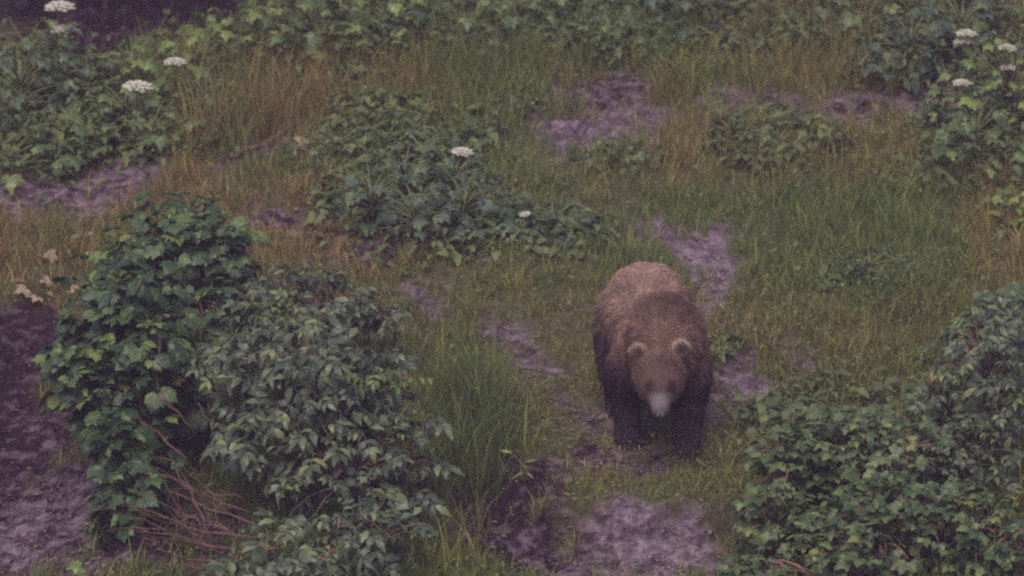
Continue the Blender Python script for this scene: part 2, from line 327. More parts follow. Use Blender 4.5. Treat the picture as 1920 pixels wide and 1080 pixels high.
# ------------------------------------------------------------------ plants
PLANTS = []
def parsnip(base, h, spread, n, leaves, size, label, group=None, umbels=(), name='cow_parsnip'):
    """tall broad-leaved herb: ribbed stalks, large lobed leaves at many heights, umbels at given world points"""
    x, y = base; z = zat(x, y) - 0.02
    root = tag(empty(name, (x, y, z)), label, 'plant', group)
    V, F = [], []
    top = Vector((random.uniform(-.08, .08), random.uniform(-.08, .08), h * 0.8))
    tube(V, F, arc((0, 0, 0), top, 0), 0.016, 0.009)
    n = int(n * 2.0); size = size * .64; PLANTS.append((x, y, spread, h))
    for k in range(n):
        t = (k + 0.5) / n; a = k * 2.39996 + random.uniform(-.4, .4)
        hh = h * (0.28 + 0.72 * t) * random.uniform(0.9, 1.08)
        rr = spread * (1.0 - 0.55 * t * t) * random.uniform(0.55, 1.0)
        p = Vector((rr * math.cos(a), rr * math.sin(a), max(hh, 0.06)))
        d = Vector((math.cos(a), math.sin(a), random.uniform(-0.8, 0.35)))
        up = Vector((0.25 * math.cos(a) + random.uniform(-.6, .6), 0.25 * math.sin(a) + random.uniform(-.6, .6), 1))
        s = size * random.uniform(0.55, 1.2) * (1.1 - 0.35 * t)
        o = bpy.data.objects.new('leaf', random.choice(leaves)[0]); C.objects.link(o); o.parent = root
        o.matrix_basis = mat4(p - d.normalized() * 0.1 * s, d, up, s)
        st = top * max(0.05, min(0.95, hh / h * 0.75)); tube(V, F, arc(st, p, 0.05 * h, 4), 0.007, 0.004, 4)
    for k, (ux, uy, uz, ur) in enumerate(umbels):
        p = Vector((ux - x, uy - y, uz - z))
        o = bpy.data.objects.new('flower_head', UMB[k % 3]); C.objects.link(o); o.parent = root
        up = Vector((random.uniform(-.25, .25), random.uniform(-.15, .15), 1)).normalized()
        o.matrix_basis = mat4(p, Vector((1, 0, 0)), up, ur)
        tube(V, F, arc(top * 0.6, p - up * 0.3 * ur, 0.0, 4), 0.010, 0.006)
    sm = make_mesh('stem', V, F); mesh_obj('stem', sm, root, M_STALK)
    return root

def shrub(name, label, base, lobes, shoots, per, leaves, size, stemmat, limit=290, stems=9, droop=0.5, group=None, cat='shrub', fill=1.0, inner=None):
    """woody shrub: arching stems, whorls of leaves through the crown; the outermost leaves single, the inner ones one mass"""
    x, y = base; z = zat(x, y) - 0.03
    root = tag(empty(name, (x, y, z)), label, cat, group)
    b0 = Vector((x, y, z)); lob = [(Vector(c) - b0, r) for c, r in lobes]
    vol = [r[0] * r[1] * r[2] for _, r in lob]
    items = []; V, F = [], []; tips = []
    for k in range(shoots):
        c, r = random.choices(lob, vol)[0]
        u = Vector((random.gauss(0, 1), random.gauss(0, 1), random.gauss(0.25, 1))).normalized()
        q = random.random() ** 0.36 * random.choice((1, 1, 1, 1.15, 1.35))
        p = c + Vector((u.x * r[0], u.y * r[1], u.z * r[2])) * q
        gz = zat(p.x + x, p.y + y) - z + 0.04
        if p.z < gz: p.z = gz + random.random() * 0.15
        tips.append((p, c))
        outw = (u + Vector((0, 0, 0.35))).normalized(); a0 = random.random() * 6.28
        lvs = YOUNG[name] if (q > .8 and u.z > -.1 and random.random() < .15) else leaves
        for j in range(per):
            a = a0 + j * 6.283 / per + random.uniform(-.35, .35)
            d = Vector((math.cos(a), math.sin(a), -droop + random.uniform(-.75, .6))) + outw * 0.7
            up = Vector((0, 0, 1)) + outw * 0.7 + Vector((random.uniform(-1, 1), random.uniform(-1, 1), 0))
            s = size * random.uniform(0.45, 1.2) * (.72 if lvs is not leaves else 1)
            sc = q * 1.0 + 0.55 * u.z - 0.45 * u.y + random.uniform(-.2, .2)
            items.append((sc + (.4 if lvs is not leaves else 0), mat4(p, d, up, s), random.choice(lvs)))
    items.sort(key=lambda i: -i[0])
    for sc, m, lf in items[:limit]:
        o = bpy.data.objects.new('leaf', lf[0]); C.objects.link(o); o.parent = root; o.matrix_basis = m
    rest = items[limit:]
    if rest:
        VV, FF = [], []; n0 = 0
        for sc, m, lf in rest:
            a = np.array(m); v = lf[1] @ a[:3, :3].T + a[:3, 3]
            VV.append(v); FF.append(lf[2] + n0); n0 += len(v)
        me = fast_mesh('foliage', np.concatenate(VV), np.concatenate(FF)); me.materials.append(leaves[0][0].materials[0])
        tag(mesh_obj('foliage', me, root), kind='stuff')
    # stems: mains from the base to lobes, twigs to shoot tips
    for k in range(stems):
        c, r = lob[k % len(lob)]
        t = c + Vector((random.uniform(-.6, .6) * r[0], random.uniform(-.6, .6) * r[1], random.uniform(0, .7) * r[2]))
        s = Vector((c.x * 0.45 + random.uniform(-.12, .12), c.y * 0.45 + random.uniform(-.1, .1), 0))
        s.z = zat(s.x + x, s.y + y) - z - 0.02
        tube(V, F, arc(s, t, 0.12, 6), 0.014, 0.006)
    for p, c in tips: tube(V, F, arc(c.lerp(p, 0.1) - Vector((0, 0, .1)), p, 0.05, 4), 0.006, 0.003, 4)
    mesh_obj('stem', make_mesh('stem', V, F), root, stemmat)
    return root

# --- herbs below the dark thicket and along the top of the meadow
G_TH = 'broad leaved herbs in front of the dark thicket'
HUE0 = {id(L_PARS): 'mid green', id(L_PARSD): 'bluish green'}
for b, h, sp, n, lv in [((-3.978, 5.836),.75,.45,15,L_PARSD), ((-3.520, 5.178),.5,.42,13,L_PARS), ((-3.532, 6.121),.55,.42,12,L_PARSD), ((-3.906, 4.850),.35,.40,9,L_PARS),
                        ((-3.141, 5.662),.45,.42,12,L_PARS), ((-2.821, 5.442),.35,.36,10,L_PARS), ((-3.984, 6.647),.6,.4,12,L_PARSD), ((-2.703, 6.121),.42,.38,11,L_PARS)]:
    parsnip(b, h, sp, n, lv, .30, HUE0[id(lv)] + ' flowerless cow parsnip massed before the dark thicket' + (', lower rank by the mud' if b[1] < 4.9 else ''), G_TH)
parsnip((-3.057, 6.428), .60, .44, 19, L_PARSB, .30, 'bright yellow green cow parsnip right against the dark thicket opening')
parsnip((-2.634, 6.647), .52, .40, 15, L_PARSB, .27, 'yellow green leafy herb beside the tall rust coloured grass')
parsnip((-3.759, 6.406), .80, .26, 9, L_PARS, .26, 'tallest cow parsnip with two white flower heads one above the other', None,
        [(-3.698, 6.406, 1.387) + (.12,), (-3.674, 6.406, 1.198) + (.10,)])
parsnip((-2.733, 5.946), .40, .22, 7, L_PARS, .24, 'cow parsnip with one tilted white flower head beside rust coloured grass', None, [(-2.727, 5.946, 1.050) + (.09,)])
parsnip((-3.011, 5.552), .40, .22, 7, L_PARS, .24, 'cow parsnip with one flat cream flower head amid the leaf clump', None, [(-3.001, 5.552, 0.953) + (.12,)])
G_TOP = 'cow parsnip along the upper edge of the meadow'
HUE = {id(L_PARS): 'mid green', id(L_PARSB): 'yellow green', id(L_PARSD): 'bluish green'}
for b, h, sp, n, lv in [((-2.387, 7.259),.55,.36,12,L_PARSB), ((-2.082, 7.435),.55,.42,13,L_PARS), ((-1.734, 7.259),.62,.42,13,L_PARS), ((-1.400, 7.348),.65,.44,15,L_PARS), ((-1.039, 7.370),.65,.44,15,L_PARSB),
                        ((-0.728, 7.612),.55,.42,13,L_PARSD), ((-0.363, 7.566),.45,.40,11,L_PARS), ((-0.046, 7.873),.42,.38,10,L_PARS), ((-1.849, 8.201),.6,.42,12,L_PARS), ((-1.248, 8.201),.6,.42,12,L_PARSB), ((-0.556, 8.313),.6,.42,12,L_PARS),
                        ((0.370, 8.201),.45,.36,10,L_PARS), ((0.818, 7.566),.36,.34,10,L_PARS), ((1.107, 8.135),.45,.38,11,L_PARSD), ((1.520, 8.070),.48,.40,11,L_PARSD), ((2.040, 8.313),.40,.36,10,L_PARS), ((2.732, 8.267),.45,.38,11,L_PARSD),
                        ((3.126, 8.004),.4,.36,10,L_PARS)]:
    parsnip(b, h, sp, n, lv, .30, HUE[id(lv)] + ' cow parsnip in the leafy band uphill of the ' + ('rust coloured grass' if b[0] < -1.75 else 'dark leafy clump' if b[0] < 0 else 'upper mud patch' if b[0] < 1.8 else 'far mud track'), G_TOP)
G_RT = 'cow parsnip on the rise beside the flowering plant'
T = 'bluish leaved cow parsnip on the rise behind the many flowered plant'
for b, h, sp, n, lv in [((3.359, 7.063),.5,.42,13,L_PARSD), ((3.757, 7.435),.55,.44,14,L_PARSD), ((4.161, 7.808),.6,.44,14,L_PARS), ((3.632, 8.004),.5,.4,12,L_PARSD), ((3.193, 6.711),.3,.34,9,L_PARSD)]:
    parsnip(b, h, sp, n, lv, .32, T, G_RT)
parsnip((3.668, 4.786), .62, .40, 18, L_PARS, .28, 'leafy cow parsnip standing on a bare dark stalk base beside the meadow mud')
parsnip((3.983, 5.506), .95, .42, 24, L_PARSB, .27, 'tall cow parsnip carrying five small white flower heads', None,
        [(3.614, 5.506, 1.407) + (.085,), (3.591, 5.506, 1.337) + (.08,), (3.941, 5.506, 1.293) + (.07,), (3.965, 5.506, 1.125) + (.075,), (3.591, 5.506, 1.001) + (.075,)])
parsnip((3.750, 5.726), .62, .40, 16, L_PARS, .27, 'cow parsnip without flowers close under the many flowered plant')
parsnip((3.898, 3.909), .30, .22, 8, L_PARSB, .22, 'small yellow green herb alone at the edge of the open grass')
# --- clump in the middle of the meadow
G_M = 'dark cow parsnip clump in the middle of the meadow'
T = 'dark blue green cow parsnip in the clump in the middle of the meadow'
for b, h, sp, n, lv in [((-1.058, 3.820),.45,.40,14,L_PARSD), ((-0.726, 3.514),.52,.44,16,L_PARSD), ((-0.405, 3.667),.45,.40,14,L_PARSD), ((-0.163, 3.909),.34,.34,10,L_PARSD), ((-0.824, 4.215),.45,.44,13,L_PARSD), ((-0.456, 4.433),.36,.40,12,L_PARSD), ((-1.240, 4.324),.28,.3,8,L_PARS)]:
    parsnip(b, h, sp * .9, n, lv, .28, T, G_M)
G_L = 'low herbs uphill of the dark clump'
T = 'low leafy herb among grass, uphill of the dark cow parsnip clump'
for b, h, sp, n, lv in [((-1.357, 5.178),.28,.32,9,L_PARS), ((-1.025, 5.397),.26,.32,9,L_PARSD), ((-0.679, 5.178),.25,.32,9,L_PARS), ((-1.170, 5.901),.22,.28,8,L_PARS), ((-0.870, 6.056),.2,.26,7,L_PARSB), ((0.000, 6.361),.15,.2,6,L_PARSD)]:
    parsnip(b, h, sp, n, lv, .25, T, G_L)
parsnip((0.365, 3.667), .28, .32, 11, L_PARSD, .25, 'low dark herb with one faded flower head between dark clump and bear', None, [(0.113, 3.711, 0.476) + (.055,)])
parsnip((-0.379, 4.959), .15, .12, 4, L_PARS, .20, 'herb with a single cream flower head uphill of dark clump', None, [(-0.395, 4.959, 0.590) + (.085,)])
parsnip((0.870, 5.178), .18, .24, 7, L_PARS, .22, 'low herb on the edge of the upper mud patch')
parsnip((2.088, 5.332), .18, .36, 9, L_PARS, .19, 'mounded green herb in open grass below the upper mud track')
parsnip((2.689, 2.899), .20, .30, 9, L_PARSD, .22, 'lone bluish herb in the olive grass of the open meadow')
parsnip((1.476, 1.716), .13, .12, 5, L_PARS, .17, 'small pale herb growing just behind the bear')
parsnip((1.758, 0.577), .16, .18, 7, L_SALM, .20, 'small herb in rough turf between bear and low thicket')

# --- the big shrubs
shrub('thimbleberry_shrub', 'dark green shrub of hand shaped leaves beside the bare soil slope', (-2.557, -0.297),
      [((-2.563, -0.051, 0.998), (.40,.42,.34)), ((-2.702, -0.388, 0.596), (.32,.40,.36)), ((-2.505, -0.886, 0.339), (.26,.35,.30)), ((-2.987, 0.279, 0.538), (.16,.3,.22)), ((-2.337, -0.446, 0.878), (.22,.3,.25)), ((-2.203, -0.102, 0.451), (.24,.3,.34)), ((-2.510, -1.245, 0.187), (.24,.26,.18)), ((-2.043, 0.280, 0.843), (.2,.3,.25))],
      400, 3, L_THIM, .165, M_WOODY, stems=14)
shrub('thimbleberry_shrub', 'green shrub growing uphill of the dark soil slope shrub, beside brown grass', (-2.423, 2.042),
      [((-2.406, 2.042, 0.747), (.40,.42,.30)), ((-2.060, 2.023, 0.793), (.26,.34,.22)), ((-2.705, 1.910, 0.590), (.32,.4,.26)), ((-2.388, 2.571, 0.857), (.20,.3,.16))],
      260, 3, L_THIM, .16, M_WOODY, stems=10)
shrub('elder_shrub', 'large grey green shrub with drooping pointed leaflets beside pile of bare branches', (-1.173, -1.053),
      [((-1.329, -1.053, 0.917), (.36,.42,.36)), ((-0.963, -0.863, 0.773), (.30,.40,.32)), ((-1.049, -1.412, 0.437), (.42,.40,.34)), ((-1.608, -1.053, 0.625), (.20,.35,.32)), ((-0.688, -0.997, 0.346), (.18,.30,.32)), ((-1.460, -0.502, 1.009), (.36,.40,.22)), ((-0.925, -2.072, 0.238), (.36,.35,.22)), ((-1.861, -0.778, 0.852), (.14,.3,.2))],
      310, 3, L_ELDER, .235, M_WOODY, stems=20, droop=.75)
shrub('elder_shrub', 'pale leaved shrub uphill of the drooping shrub, next to bare earth strip', (-1.502, 1.322),
      [((-1.717, 1.322, 0.593), (.26,.34,.20)), ((-1.348, 1.410, 0.603), (.26,.34,.18)), ((-0.971, 1.322, 0.514), (.20,.3,.16)), ((-1.895, 1.148, 0.458), (.16,.3,.18))],
      100, 3, L_ELDER, .205, M_WOODY, stems=8, droop=.5)
shrub('elder_shrub', 'small pale shrub sprouting at the foot of the bare branch pile', (-1.406, -2.428),
      [((-1.497, -2.428, 0.351), (.18,.24,.13)), ((-1.202, -2.512, 0.246), (.22,.24,.12)), ((-1.556, -2.577, 0.204), (.14,.2,.1))],
      28, 3, L_ELDER, .24, M_WOODY, stems=6, droop=.7)
G_R = 'low salmonberry shrubs opposite the bear'
for b, lob, n, T in [
    ((1.868, -0.978), [((1.825, -0.978, 0.339), (.28,.4,.22)), ((2.134, -0.967, 0.408), (.26,.4,.22))], 105, 'low salmonberry shrub at the thicket corner closest to the bear'),
    ((2.380, -1.053), [((2.401, -1.053, 0.405), (.30,.42,.24)), ((2.196, -1.119, 0.210), (.28,.4,.2))], 105, 'low salmonberry shrub between the thicket corner and the tall pale stemmed shrub'),
    ((1.769, -1.478), [((1.697, -1.441, 0.084), (.24,.35,.24)), ((1.947, -1.729, 0.094), (.26,.35,.22))], 85, 'low salmonberry shrub bordering the pale mud of the path'),
    ((2.327, -2.006), [((2.287, -1.987, 0.274), (.32,.4,.26)), ((2.582, -2.006, 0.317), (.28,.4,.26))], 110, 'broad low salmonberry shrub in the middle of the thicket'),
    ((2.902, -1.921), [((2.883, -2.006, 0.246), (.30,.4,.22)), ((3.097, -2.175, 0.174), (.25,.4,.2))], 70, 'low salmonberry shrub just downhill of the tall pale stemmed shrub'),
    ((2.100, -2.365), [((2.034, -2.309, 0.089), (.36,.3,.18)), ((1.533, -1.960, -0.061), (.25,.3,.12))], 60, 'lowest salmonberry shrub at the downhill foot of the thicket')]:
    shrub('salmonberry_shrub', T, b, lob, int(n * 1.35), 3, L_SALM, .135, M_WOODY, stems=6, group=G_R)
shrub('elder_shrub', 'tall dark shrub with pale stems rising behind the low salmonberry thicket', (3.063, -0.502),
      [((3.103, -0.502, 0.750), (.30,.4,.36)), ((2.817, -0.312, 0.530), (.18,.35,.32)), ((2.916, -0.778, 0.297), (.34,.4,.26)), ((3.320, -0.102, 0.904), (.20,.35,.28))],
      190, 3, L_ELDER, .19, M_WOODY, stems=10, droop=.6)
shrub('salmonberry_shrub', 'salmonberry shrub at the uphill end of the thicket, in olive grass', (3.554, 1.848),
      [((3.532, 1.760, 0.401), (.18,.3,.14)), ((3.269, 1.410, 0.284), (.16,.3,.14))], 45, 3, L_SALM, .17, M_WOODY, stems=5)

# ------------------------------------------------------------------ bare branches, sticks, fallen leaves
def stick(name, label, group, p0, p1, r0, r1, wob=0.03, forks=0, cat='branch', mat=M_DEAD):
    p0 = Vector(p0); p1 = Vector(p1); root_loc = p0.copy(); V, F = [], []; n = 7; pts = []
    for k in range(n):
        t = k / (n - 1); pts.append((p1 - p0) * t + Vector((random.uniform(-wob, wob), random.uniform(-wob, wob), random.uniform(-wob, wob))) * (1 if 0 < k < n - 1 else 0))
    tube(V, F, pts, r0, r1, 6)
    for f in range(forks):
        a = pts[random.randint(2, n - 2)]; d = (p1 - p0).normalized() * random.uniform(.12, .3) + Vector((random.uniform(-.12, .12), random.uniform(-.1, .1), random.uniform(-.06, .14)))
        tube(V, F, [a, a + d * 0.5 + Vector((0, 0, random.uniform(-.02, .02))), a + d], r0 * 0.5, r1 * 0.6, 5)
    o = mesh_obj(name, make_mesh(name, V, F), None, mat); o.location = root_loc
    return tag(o, label, cat, group)
PILE = [((-1.631, -1.921, 0.175), (-2.399, -1.678, 0.272)), ((-1.657, -2.048, 0.120), (-2.375, -1.781, 0.206)), ((-1.601, -1.836, 0.229), (-2.170, -1.582, 0.360)), ((-1.736, -1.836, 0.175), (-2.131, -1.667, 0.268)),
        ((-1.683, -2.175, 0.049), (-2.088, -2.048, 0.120)), ((-1.639, -1.752, 0.285), (-2.233, -1.412, 0.401)), ((-1.871, -1.836, 0.139), (-2.123, -1.497, 0.471)), ((-1.748, -2.175, 0.102), (-2.316, -2.114, 0.041)),
        ((-1.916, -1.921, 0.066), (-2.114, -1.752, 0.285)), ((-1.598, -1.921, 0.139), (-1.981, -1.667, 0.232)), ((-1.732, -1.921, 0.103), (-2.445, -1.574, 0.183)), ((-1.512, -2.259, 0.085), (-1.997, -1.921, 0.175)), ((-1.690, -1.497, 0.253), (-2.174, -1.327, 0.349)), ((-2.051, -1.667, 0.159), (-2.365, -1.715, 0.161))]
for a, b in PILE:
    stick('dead_branch', 'bare reddish branch lying in the pile under the drooping shrub', 'bare branches in the brush pile', a, b, random.uniform(.005, .010), .003, .025, 2)
LONG = [((-2.094, -1.053, 0.368), (-2.468, -0.819, 0.610)), ((-1.850, -1.053, 0.515), (-2.022, -0.967, 0.721)), ((-2.061, -0.967, 0.556), (-2.263, -0.949, 0.751)), ((-1.641, -1.053, 0.662), (-1.745, -0.967, 0.849)), ((-1.682, -1.053, 0.368), (-1.685, -1.053, 0.534))]
for a, b in LONG:
    stick('dead_branch', 'slim bare branch slanting through the gap between two shrubs', 'bare branches between the shrubs', a, b, .009, .005, .015, 1)
bx, by = (1.419, 1.148)
stick('dead_branch', 'short dark stick leaning out of the mud beside the bear', None, (bx + .03, by, zat(bx, by)), (bx - .07, by + .15, zat(bx, by) + .20), .014, .008, .012, 0, mat=M_BARK)
for (a, b, lab) in [((-2.249, 5.200), (-1.880, 5.419), 'weathered pinkish wood piece lying in trampled grass uphill of shrubs'), ((-1.701, 5.265), (-1.546, 5.594), 'split pale wood piece beside large fallen leaf in trampled grass')]:
    stick('wood_piece', lab, None, (*a, zat(*a) + .04), (*b, zat(*b) + .05), .028, .018, .02, 1, cat='wood')
def fallen_leaf(p, s, label, group, lv=L_DEADL, mat=None, lift=.03):
    o = bpy.data.objects.new('fallen_leaf', random.choice(lv)[0]); C.objects.link(o)
    a = random.random() * 6.28
    o.matrix_basis = mat4(Vector((*p, zat(*p) + lift)), Vector((math.cos(a), math.sin(a), .1)), Vector((random.uniform(-.5, .5), random.uniform(-.8, 0), 1)), s)
    return tag(o, label, 'leaf', group)
fallen_leaf((-1.751, 5.245), .22, 'large pale fallen leaf beside split wood in trampled grass', None, lift=.08)
for p in [(-3.534, 2.662), (-3.411, 2.617), (-3.328, 3.339), (-3.257, 3.425), (-3.177, 3.228), (-3.657, 2.709), (-3.367, 3.140), (-3.465, 2.570), (-3.183, 3.493), (-3.298, 2.665), (-3.386, 2.756)]:
    fallen_leaf(p, random.uniform(.10, .16), 'dry tan fallen leaf at the top of the bare soil slope', 'dry leaves on the soil slope', lift=.05)
fallen_leaf((-2.672, -1.775), .15, 'yellowed leaf on soil at the foot of the slope', None, L_PARSB, lift=.06)
# pale sprig at the edge of the hollow
sp = empty('plant_sprig', (*(0.088, -0.415), zat(*(0.088, -0.415)))); tag(sp, 'pale few leaved sprig hanging at the edge of the dark hollow', 'sprig')
V, F = [], []; tube(V, F, [(0, 0, 0), (-.02, 0, .08), (-.08, .02, .15)], .006, .003, 5); mesh_obj('stem', make_mesh('stem', V, F), sp, M_STALK)
for p, d in [((-.08, .02, .15), (-.8, 0, .35)), ((-.02, 0, .09), (.7, -.2, .4)), ((-.03, 0, .10), (.5, -.3, -.5)), ((0, 0, .03), (.6, -.3, -.3)), ((0, 0, .03), (-.7, -.2, -.2)), ((-.07, .02, .14), (.1, -.5, .6))]:
    V, F = [], []; leaflet(V, F, 1, .13, 6, 0, .6, .2); me = make_mesh('leaf', V, F); me.materials.append(M_STRAW if random.random() < .4 else M_PARSB)
    o = mesh_obj('leaf', me, sp); o.matrix_basis = mat4(Vector(p), Vector(d), Vector((0, -.5, 1)), random.uniform(.07, .11))

# ------------------------------------------------------------------ alders over the dip, crowns dense and low to block the sky
def alder(base, h, lean, label, r=.05):
    x, y = base; z = zat(x, y) - .05; root = tag(empty('alder_tree', (x, y, z)), label, 'tree', 'young alders over the shaded dip')
    V, F = [], []; tp = Vector((lean, .3, h))
    tube(V, F, [tp * t + Vector((random.uniform(-.03, .03), 0, 0)) for t in (0, .15, .3, .5, .7, 1)], r, r * .4, 7)
    tips = []
    for k in range(34):
        s = tp * random.uniform(.30, 1.0); a = random.random() * 6.28; d = Vector((math.cos(a), math.sin(a), random.uniform(0, .6))) * random.uniform(.5, 1.7) * h / 4.5
        tube(V, F, arc(s, s + d, .1, 4), r * .3, .006, 4); tips.append((s, s + d))
    mesh_obj('trunk', make_mesh('trunk', V, F), root, M_BARK)
    VV, FF = [], []
    Lv = np.array([(0, 0, 0), (-.5, .5, .1), (.5, .5, .1), (0, 1.1, -.15)]); n0 = 0
    for s, t in tips:
        for j in range(110):
            p = s.lerp(t, random.uniform(.35, 1.05)) + Vector((random.gauss(0, .16), random.gauss(0, .16), random.gauss(0, .13)))
            m = np.array(mat4(p, Vector((random.gauss(0, 1), random.gauss(0, 1), random.gauss(-.3, .6))), Vector((random.uniform(-.6, .6), random.uniform(-.6, .6), 1)), random.uniform(.07, .13)))
            VV.append(Lv @ m[:3, :3].T + m[:3, 3]); FF.append(np.array([(0, 2, 3, 1)]) + n0); n0 += 4
    me = fast_mesh('crown', np.concatenate(VV), np.concatenate(FF)); me.materials.append(M_CANOPY); tag(mesh_obj('crown', me, root), kind='stuff')
for b, h, ln, lab in [((-3.62, 9.1), 5.0, .15, 'slim pale alder trunk rising out of the shaded dip'), ((-3.42, 9.75), 5.2, -.1, 'thin dark alder trunk standing behind the pale one in shade')]:
    alder(b, h, ln, lab, .024 if b[1] < 9.5 else .03)
for b, h, ln in [((-4.9, 9.6), 5.2, 0), ((-2.3, 10.6), 5.5, -.3), ((-5.2, 11.5), 6, .2), ((-3.6, 11.8), 6.5, 0), ((-6.0, 9.0), 5, .2), ((-2.2, 9.6), 5.2, -.2), ((-4.5, 10.6), 5.5, .1)]:  # out of view, added so their crowns darken the dip
    alder(b, h, ln, 'unseen alder added on the bank to shade the dip', .06)

# ------------------------------------------------------------------ grass
# (x, y, rx, ry, height, green, straw, rust, dark)  weights for colour
REG = [
 (-2.286, 6.460, 0.747, 1.282, .40, .45, .45, .75), (-2.716, 5.737, 0.302, 0.669, .30, .6, .3, .4), (-1.813, 4.247, 0.618, 0.822, .12, .25, .5, .6), (2.694, 4.040, 1.347, 2.017, .20, 1.2, .22, .06),
 (-0.487, 6.690, 1.151, 1.183, .26, 1.0, .18, .15), (2.456, 7.634, 1.501, 0.876, .28, 1.2, .1, .05), (-3.346, 3.544, 0.645, 0.582, .22, .7, .35, .35), (-0.251, 0.212, 0.269, 0.936, .46, .9, .3, .1),
 (-0.378, -1.384, 0.275, 0.323, .24, .7, .6, .15), (0.338, 1.329, 0.526, 1.135, .06, .9, .3, .1), (0.422, -0.526, 0.316, 0.234, .13, .6, .7, .2), (2.010, 1.081, 0.372, 0.591, .22, .9, .3, .3),
 (1.793, 5.398, 0.683, 0.658, .18, .9, .5, .2), (0.157, 2.592, 0.430, 0.833, .14, .9, .3, .2), (-1.680, 4.860, 0.630, 0.536, .14, .4, .5, .4), (0.945, -0.626, 0.560, 0.419, .07, 1.0, .2, .0), (1.408, -0.191, 0.282, 0.836, .14, .9, .4, .3),
 (-3.660, 5.288, 0.851, 0.548, .2, .6, .3, .5), (0.170, 5.179, 0.679, 0.657, .16, .9, .25, .2), (1.426, 2.122, 0.231, 0.537, .16, .9, .4, .1), (3.826, 3.941, 0.326, 2.005, .22, .9, .4, .4), (3.114, -0.905, 0.277, 1.185, .3, .9, .4, .3),
]
REG = [tuple(r[0]) + tuple(r[1:]) if isinstance(r[0], tuple) else r for r in REG]
def field(x, y):
    wt = np.full_like(x, .12); H = wt * .16; g = wt * 1.0; s = wt * .2; r = wt * .12
    for (cx, cy, rx, ry, h, a, b, c) in REG:
        q = np.exp(-1.2 * (((x - cx) / rx) ** 2 + ((y - cy) / ry) ** 2)); wt = wt + q; H = H + q * h; g = g + q * a; s = s + q * b; r = r + q * c
    return H / wt, g / wt, s / wt, r / wt
bear_xy = (1.004, -0.016)
def scatter(n, x0=-5.4, x1=5.4, y0=-2.7, y1=10.0):
    x = rng.uniform(x0, x1, n); y = rng.uniform(y0, y1, n)
    ok = np.abs(x) < (y + 24.2) * 0.1445 + 0.35
    return x[ok], y[ok]
COLS = np.array([[.115, .140, .036], [.185, .188, .048], [.28, .225, .10], [.215, .115, .055], [.075, .100, .042]])
def blades(name, label, nclump, per, hmul, keep, wid=(.0028, .0055), spread=.05, curl=1.0, tint=(1, 1, 1)):
    x, y = scatter(nclump)
    m, d = soil_mask(x, y)
    ok = rng.random(len(x)) < keep(x, y, m) * (1 - sstep(7.15, 7.5, y) * sstep(-2.0, -2.3, x)); x, y = x[ok], y[ok]
    cs = rng.random(len(x))
    k = rng.poisson(per, len(x)) + 1
    ci = np.repeat(np.arange(len(x)), k); N = len(ci)
    a = rng.uniform(0, 2 * np.pi, N); rr = np.abs(rng.normal(0, spread, N))
    bx = x[ci] + rr * np.cos(a); by = y[ci] + rr * np.sin(a); bz = ground_z(bx, by) - .01
    H, g, s, r = field(bx, by)
    patch = 0.55 + 0.9 * fbm(bx * 1.7, by * 1.7, 91, 3)
    h = H * hmul * patch * rng.uniform(.4, 1.25, N) * (0.5 + 1.0 * cs[ci] ** 1.6)
    h = h * (1 - .75 * np.exp(-(((bx - bear_xy[0] + .02) / .36) ** 2 + ((by - bear_xy[1] - .05) / .55) ** 2)))   # trodden flat where the bear walks
    w0 = rng.uniform(wid[0], wid[1], N) * (0.8 + 0.6 * np.minimum(h, .5))
    lean = rng.uniform(.1, .75, N) * curl; la = a + rng.normal(0, .7, N)
    dx, dy = np.cos(la), np.sin(la)
    fa = rng.uniform(0, 2 * np.pi, N); sx, sy = np.cos(fa), np.sin(fa)
    pts = []
    for t, wf in ((0, 1.0), (.55, .8), (1.0, 0)):
        o = lean * h * t ** 1.9; zz = bz + h * (t - .32 * lean * t ** 2.2)
        cx_, cy_ = bx + dx * o, by + dy * o
        if wf > 0:
            pts += [np.stack([cx_ - sx * w0 * wf, cy_ - sy * w0 * wf, zz], -1), np.stack([cx_ + sx * w0 * wf, cy_ + sy * w0 * wf, zz], -1)]
        else: pts.append(np.stack([cx_, cy_, zz], -1))
    V = np.stack(pts, 1).reshape(-1, 3)
    b = (np.arange(N) * 5)[:, None, None]
    F = (np.array([[0, 1, 3], [0, 3, 2], [2, 3, 4]])[None] + b).reshape(-1, 3)
    # colour: pick by weights, smooth per clump
    pw = np.stack([g * .45, g * .55, s, r, g * .35], -1) * (0.25 + rng.random((len(x), 5))[ci]); pw /= pw.sum(1, keepdims=True)
    u = rng.random(N)[:, None]; pick = (np.cumsum(pw, 1) < u).sum(1).clip(0, 4)
    col = COLS[pick] * .6 + (pw[:, :, None] * COLS[None]).sum(1) * .4
    lush = sstep(.40, .62, fbm(bx * .75 + 4, by * .6, 505, 3))[:, None]                  # lusher and poorer patches of sward
    col = col * (np.array([.80, .98, .85]) * lush + np.array([1.16, 1.0, 1.02]) * (1 - lush)) * np.array(tint) * rng.uniform(.75, 1.25, N)[:, None]
    me = fast_mesh(name, V, F, True, np.repeat(col, 5, 0)); me.materials.append(M_GRASS)
    return tag(mesh_obj(name, me), label, 'grass', kind='stuff')
def in_reg(x, y, e): return np.exp(-1.2 * (((x - e[0]) / e[2]) ** 2 + ((y - e[1]) / e[3]) ** 2))
blades('meadow_grass', 'olive and brown grass covering the hillside between mud patches', 30000, 9, 1.0, lambda x, y, m: (1 - m) ** 1.2 * (.55 + .6 * fbm(x * 1.3, y * 1.3, 44, 2)) + .07 * (x > -2.3))
blades('short_turf', 'short trampled turf along the mud path', 16000, 6, .38, lambda x, y, m: (1 - np.where(x > -2.3, .8, .985) * m) * .8, (.0025, .004), .06, 1.4)
